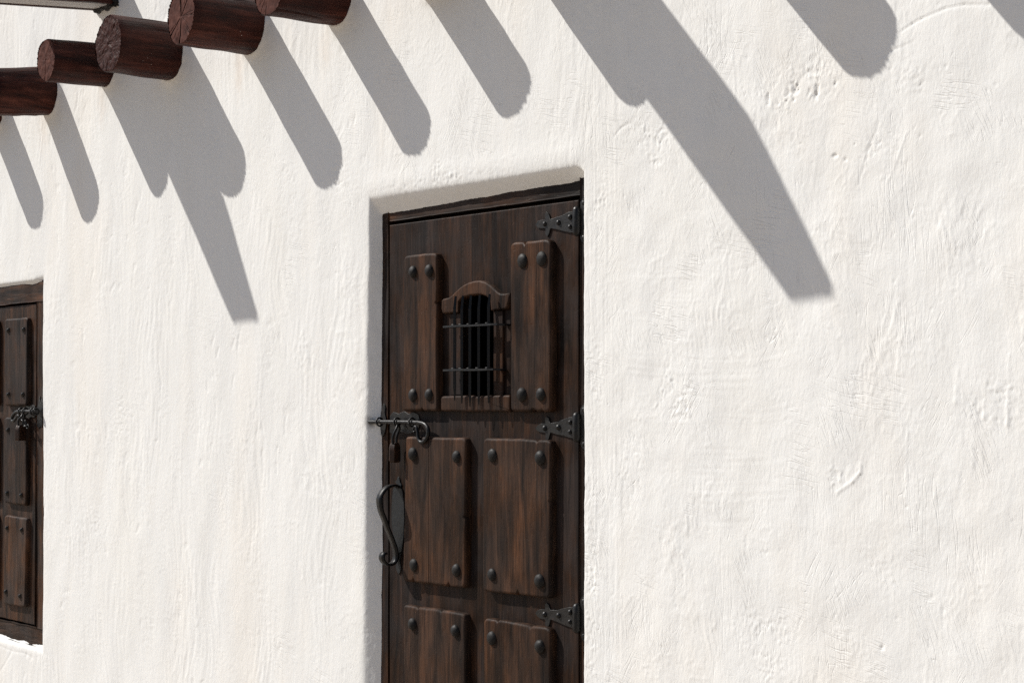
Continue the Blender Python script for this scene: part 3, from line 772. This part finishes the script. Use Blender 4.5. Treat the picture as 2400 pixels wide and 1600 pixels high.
# the two cross straps are the grille itself; bars and collars are its pieces
sv, sf = [], []
for zc, xe in ((1.7212, .2290), (1.5955, .2100)):
    pts = [P(-.030, GD + .012, zc), P(-.020, GD + .020, zc), P(.05, GD + .0205, zc + .0006), P(.12, GD + .0205, zc - .0006), P(xe - .02, GD + .0205, zc - .0004), P(xe - .004, GD + .018, zc), P(xe, GD + .004, zc - .001), P(xe, GD - .016, zc - .001)]
    tmp = sweep('strap', pts, rect(.0055, .022), 'iron', None, Vector((0, -1, 0)), None, False, loc=(0, 0, 0))
    k0 = len(sv); sv += [v.co.copy() for v in tmp.data.vertices]; sf += [tuple(k0 + i for i in f.vertices) for f in tmp.data.polygons]
    tm = tmp.data; bpy.data.objects.remove(tmp); bpy.data.meshes.remove(tm)
gr = add('grille', sv, sf, 'iron', door)
gr['label'] = 'small black iron grille of five bars over the door window'
for bx, z1_, z0_ in ((.0195, 1.8087, 1.5085), (.0551, 1.8083, 1.5000), (.0945, 1.8077, 1.4905), (.1370, 1.8070, 1.4955), (.1833, 1.8073, 1.5005)):
    pts = [P(bx, GD + .019 - (.004 if k in (0,) else 0), z1_ + (z0_ - z1_) * k / 8) for k in range(9)]
    sweep('bar', pts, rect(.0078, .0078), 'iron', gr, Vector((.7, -.7, 0)), [.75, 1, 1, 1, 1, 1, 1, 1, .35], False)
    for zc in (1.7212, 1.5955):
        ring = [P(bx + .0085 * math.cos(a), GD + .0195 + .0085 * math.sin(a), zc + .0042) for a in [2 * math.pi * k / 10 for k in range(11)]]
        sweep('collar', ring, circ(.0022, 5), 'iron', gr)

# hinges
RIV = dome_mesh('rivet', .0078, .0070, 'iron', 10, 4, 5)
def hinge(zc, tilt, drop):
    ox = [(0, .0270), (-.030, .0255), (-.055, .0205), (-.080, .0150), (-.108, .0125), (-.114, .0270), (-.124, .0320), (-.131, .0250), (-.128, .0125), (-.146, .0130), (-.163, .0095), (-.172, .0010),
          (-.163, -.0085), (-.146, -.0125), (-.128, -.0130), (-.129, -.0300), (-.120, -.0370), (-.112, -.0290), (-.106, -.0130), (-.080, -.0170), (-.050, -.0230), (-.020, -.0290), (0, -.0280)]
    r = random.Random(int(zc * 1000))
    pts = [Vector((.5270 + x, zc + z + tilt * x + r.uniform(-.0012, .0012))) for x, z in ox]
    h = plate('hinge', pts, LD, LD + .0042, 'plate', door)
    prof = circ(.0120, 12)
    ks = [P(.5425, LD + .010, zc + z) for z in (.040, .036, .030, .010, -.010, -.030, -.036, -.040)]
    sweep('knuckle', ks, prof, 'iron', h, Vector((1, 0, 0)), [.35, .8, 1, 1.02, 1.02, 1, .8, .35])
    for (x, z) in ((-.130, .000), (-.070, .001), (-.020, .0135), (-.021, -.0125)):
        inst('rivet', RIV, h, P(.5270 + x, LD + .004, zc + z + tilt * x), None, (r.uniform(.85, 1.1),) * 3)
    jl = plate('jamb_leaf', [Vector((.5535 + x, zc + z)) for x, z in ((0, .050), (.008, .058), (.020, .060), (.030, .050), (.026, .020), (.026, -.030), (.030, -.050), (.018, -.060), (.006, -.056), (0, -.045))], -.026, -.0225, 'plate', h)
    for z in (.047, -.045): inst('screw', RIV, h, P(.5665, -.0228, zc + z), None, (.9, .6, .9))
hinge(1.9865, -.03, 0); hinge(1.4365, .03, 0); hinge(.9265, .02, 0)

# sliding bolt with curled end
sb = sweep('slide_bolt', catmull([P(-.452, LD + .022, 1.4432), P(-.43, LD + .022, 1.4432), P(-.30, LD + .022, 1.4438), P(-.205, LD + .022, 1.4432), P(-.1788, LD + .022, 1.4425), P(-.150, LD + .023, 1.4375), P(-.1325, LD + .024, 1.4230), P(-.1345, LD + .025, 1.4030), P(-.150, LD + .026, 1.3880), P(-.1690, LD + .026, 1.3855),
     P(-.1815, LD + .026, 1.3980), P(-.1850, LD + .026, 1.4140), P(-.1905, LD + .026, 1.4280), P(-.1985, LD + .026, 1.4310), P(-.2065, LD + .026, 1.4245), P(-.2060, LD + .026, 1.4170), P(-.2000, LD + .026, 1.4155)], 6),
     circ(.0062, 12), 'iron', door, Vector((0, 0, 1)), [1.0] * 42 + [1.0 - .55 * k / 54 for k in range(55)])
for bx in (-.3958, -.2996, -.2205):
    ring = [P(bx, LD + .0215 + .0115 * math.cos(a), 1.4435 + .0125 * math.sin(a)) for a in [2 * math.pi * k / 14 for k in range(15)]]
    sweep('staple', ring, circ(.0030, 7), 'iron', sb, Vector((1, 0, 0)))
plate('keeper_plate', [Vector(q) for q in ((-.4185, 1.405), (-.412, 1.398), (-.404, 1.404), (-.398, 1.414), (-.392, 1.432), (-.392, 1.455), (-.399, 1.472), (-.395, 1.489), (-.404, 1.500), (-.413, 1.490), (-.420, 1.470), (-.424, 1.44))], -.033, -.0285, 'plate', fr)
plate('bolt_plate', [Vector(q) for q in ((-.368, 1.412), (-.34, 1.405), (-.31, 1.413), (-.27, 1.408), (-.235, 1.413), (-.215, 1.424), (-.206, 1.446), (-.215, 1.466), (-.24, 1.474), (-.265, 1.468), (-.29, 1.477), (-.32, 1.469), (-.35, 1.475), (-.367, 1.462))], LD, LD + .003, 'plate', sb)

# strap handle on a leaf-shaped backplate
hx = -.3215
hp = [(.002, 1.2455), (.016, 1.2520), (.031, 1.2506), (.047, 1.2450), (.0595, 1.2345), (.0690, 1.2200), (.0715, 1.2050), (.0670, 1.1790), (.0545, 1.1515), (.0410, 1.1190), (.0270, 1.0900), (.0150, 1.0600), (.0120, 1.0350), (.0180, 1.0200), (.0320, 1.0130), (.0470, 1.0150), (.0590, 1.0250), (.0625, 1.0380), (.0580, 1.0470), (.0500, 1.0480)]
hn = sweep('handle', catmull([P(hx, LD + o, z) for o, z in hp], 5), rect(.0250, .0062), 'iron', door, Vector((0, 0, 1)), None, True)
plate('backplate', [Vector(q) for q in ((-.3225, 1.2800), (-.330, 1.268), (-.338, 1.262), (-.331, 1.254), (-.341, 1.247), (-.350, 1.238), (-.354, 1.21), (-.3575, 1.17), (-.356, 1.13), (-.348, 1.09), (-.336, 1.05), (-.330, 1.018), (-.335, 1.004), (-.328, .988), (-.318, .982), (-.310, .990), (-.306, 1.006), (-.312, 1.02), (-.302, 1.06), (-.293, 1.10), (-.2895, 1.15), (-.291, 1.20), (-.298, 1.236), (-.308, 1.246), (-.303, 1.256), (-.312, 1.262), (-.315, 1.272))], LD, LD + .0035, 'blade', hn)

# padlocks: flat body and bent shackle, turned edge-on to the wall
def padlock(base, top, w, hgt, thick, ang, label, k=1.0):
    t = thing('padlock', base, label, 'padlock')
    ca, sa = math.cos(ang), math.sin(ang)
    u = Vector((ca, -sa, 0)); v = Vector((sa, ca, 0))
    out = round_poly([(-w / 2, 0), (w / 2, 0), (w / 2, hgt * .72), (w * .34, hgt), (-w * .34, hgt), (-w / 2, hgt * .72)], [.008, .008, .012, .012, .012, .012], 4)
    n = len(out); verts = []
    for dv, ins in ((-thick / 2, .0025), (-thick / 2 + .0025, 0), (thick / 2 - .0025, 0), (thick / 2, .0025)):
        for q in out:
            c = Vector((0, hgt / 2)); s = c + (q - c) * (1 - ins / .02)
            verts.append(base + u * s.x + v * dv + Vector((0, 0, s.y)))
    faces = [(a * n + i, a * n + (i + 1) % n, (a + 1) * n + (i + 1) % n, (a + 1) * n + i) for a in range(3) for i in range(n)]
    faces += [tuple(reversed(range(n))), tuple(range(3 * n, 4 * n))]
    bd = add('body', verts, faces, 'padlock', t, base)
    add('keyhole_cover', [base + u * x + v * (-thick / 2 - dv) + Vector((0, 0, z)) for dv in (-.001, .003) for x, z in ((-.006, hgt * .18), (.006, hgt * .18), (.006, hgt * .52), (0, hgt * .6), (-.006, hgt * .52))],
        [(0, 1, 2, 3, 4), (9, 8, 7, 6, 5)] + [(i, 5 + i, 5 + (i + 1) % 5, (i + 1) % 5) for i in range(5)], 'iron', bd)
    sp = [base + u * (-w * .30) + Vector((0, 0, hgt * .9)), base + u * (-w * .31) + Vector((0, 0, hgt + .018 * k))]
    tp = Vector(top)
    sp += [tp + u * (-.012 * k) - Vector((0, 0, .010)), tp, tp + u * (.012 * k) - Vector((0, 0, .010)), base + u * (w * .31) + Vector((0, 0, hgt + .018 * k)), base + u * (w * .30) + Vector((0, 0, hgt * .9))]
    sweep('shackle', catmull(sp, 6), circ(.0038, 8), 'iron', t, Vector((0, 1, 0)))
padlock(P(-.300, LD + .030, 1.3215), P(-.292, LD + .024, 1.434), .046, .060, .020, math.radians(58), 'small rusty padlock hanging from the curled bolt of the door')

# ------------------------------------------------------------------ shuttered window at the left edge
WD = -.012
wf = thing('window_surround', P(-3.35, -.03, .51), 'weathered brown timber frame around the shutter at the left edge', 'window frame')
beam('jamb', -2.970, -2.890, -.09, WD, .5725, 1.9195, 'shutter', wf, .003, .0015, 41)
beam('jamb', -3.850, -3.770, -.09, WD, .5725, 1.9195, 'shutter', wf, .003, .0015, 42)
beam('head', -3.850, -2.888, -.09, WD + .0005, 1.9200, 2.006, 'shutter_rail', wf, .004, .0022, 43)
beam('sill_rail', -3.850, -2.888, -.09, WD + .0005, .496, .5720, 'shutter_rail', wf, .004, .0025, 44)
ws = thing('window_shutter', P(-3.37, -.03, .58), 'brown wooden shutter with raised nailed panels, cropped by the left edge', 'shutter')
SD = WD - .004
def sheared(name, x0, x1a, x1b, z0, z1):
    pts = round_poly([(x0, z1), (x1a, z1), (x1b, z0), (x0, z0)], .004, 2)
    return raised(name, pts, SD - .035, SD, .003, 'shutter', ws, .0008, 51)
sheared('slab', -3.768, -2.984, -3.006, .5800, 1.9130)
NAIL = dome_mesh('nail', .0125, .0120, 'iron', 4, 2, 9)
SPD = SD + .019
def spanel(pts, studs, seed):
    o = raised('panel', round_poly(pts, .022, 5), SD, SPD, .009, 'shutter', ws, .0012, seed)
    for (x, z) in studs: inst('nail', NAIL, o, P(x, SPD - .0008, z), (0, math.radians(45), 0), (.85, 1, 1.25))
spanel([(-3.2777, 1.8585), (-3.0350, 1.8580), (-3.0414, 1.4908), (-3.2800, 1.4892)], [(-3.2293, 1.8095), (-3.0676, 1.8081), (-3.2293, 1.538), (-3.0764, 1.5374)], 61)
spanel([(-3.2846, 1.4400), (-3.0414, 1.4412), (-3.0502, 1.0730), (-3.2846, 1.0765)], [(-3.2338, 1.3877), (-3.243, 1.1194), (-3.0942, 1.116), (-3.085, 1.390)], 62)
spanel([(-3.2800, 1.0250), (-3.0420, 1.0225), (-3.0620, .6490), (-3.2930, .6440)], [(-3.243, .9717), (-3.0897, .9716), (-3.2567, .6996), (-3.1075, .6935)], 63)
spanel([(-3.640, 1.8585), (-3.356, 1.8580), (-3.358, 1.4908), (-3.640, 1.4892)], [(-3.59, 1.81), (-3.40, 1.81), (-3.59, 1.538), (-3.40, 1.538)], 64)
spanel([(-3.640, 1.4400), (-3.358, 1.4412), (-3.362, 1.0730), (-3.640, 1.0765)], [(-3.59, 1.39), (-3.40, 1.39), (-3.59, 1.12), (-3.40, 1.12)], 65)
spanel([(-3.640, 1.0250), (-3.362, 1.0225), (-3.370, .6490), (-3.640, .6440)], [(-3.59, .97), (-3.41, .97), (-3.59, .69), (-3.41, .69)], 66)
wb_ = sweep('slide_bolt', catmull([P(-2.905, WD + .030, 1.4668), P(-2.96, WD + .030, 1.4668), P(-3.04, WD + .030, 1.4668), P(-3.095, WD + .030, 1.4665), P(-3.128, WD + .030, 1.4600), P(-3.150, WD + .031, 1.4450), P(-3.152, WD + .032, 1.4280), P(-3.132, WD + .033, 1.4270), P(-3.108, WD + .033, 1.4390), P(-3.088, WD + .033, 1.4500), P(-3.078, WD + .033, 1.4440), P(-3.084, WD + .033, 1.4360)], 5), circ(.0068, 10), 'iron', ws, Vector((0, 0, 1)), [1.0] * 30 + [1.0 - .5 * k / 25 for k in range(26)])
for bx in (-3.065, -3.022, -2.945, -2.915):
    ring = [P(bx, WD + .0285 + .0125 * math.cos(a), 1.4668 + .0140 * math.sin(a)) for a in [2 * math.pi * k / 12 for k in range(13)]]
    sweep('staple', ring, circ(.0034, 6), 'iron', wb_, Vector((1, 0, 0)))
plate('bolt_plate', [Vector(q) for q in ((-3.085, 1.444), (-3.055, 1.437), (-3.03, 1.444), (-2.995, 1.440), (-2.988, 1.466), (-2.995, 1.490), (-3.02, 1.494), (-3.05, 1.487), (-3.08, 1.491))], SD, SD + .004, 'plate', wb_)
kp = plate('keeper_plate', [Vector(q) for q in ((-2.962, 1.405), (-2.945, 1.396), (-2.930, 1.408), (-2.916, 1.400), (-2.908, 1.425), (-2.913, 1.462), (-2.905, 1.492), (-2.915, 1.520), (-2.928, 1.500), (-2.938, 1.530), (-2.95, 1.506), (-2.96, 1.48))], WD, WD + .004, 'plate', wf)
# short chain hanging beside the lock
ch = thing('chain', P(-2.99, WD + .03, 1.36), 'short dark chain hanging from the shutter bolt beside its padlock', 'chain')
for k in range(5):
    c = P(-3.035 + .012 * k + .003 * (k % 2), WD + .034 + .004 * (k % 2), 1.450 - .030 * math.sin(math.pi * k / 6) - .010 * k * .5)
    ring = []
    for q in range(13):
        a = 2 * math.pi * q / 12; e = Vector((.012 * math.cos(a), 0, .0075 * math.sin(a))) if k % 2 == 0 else Vector((.012 * math.cos(a), -.0075 * math.sin(a), 0))
        e.rotate(Matrix.Rotation(math.radians(40 - 14 * k), 3, 'Y')); ring.append(c + e)
    sweep('link', ring, circ(.0026, 6), 'iron', ch, Vector((.3, .5, .8)))
padlock(P(-3.058, WD + .034, 1.345), P(-3.043, WD + .030, 1.455), .050, .066, .022, math.radians(62), 'rusty padlock hanging from the bolt of the left shutter', 1.0)
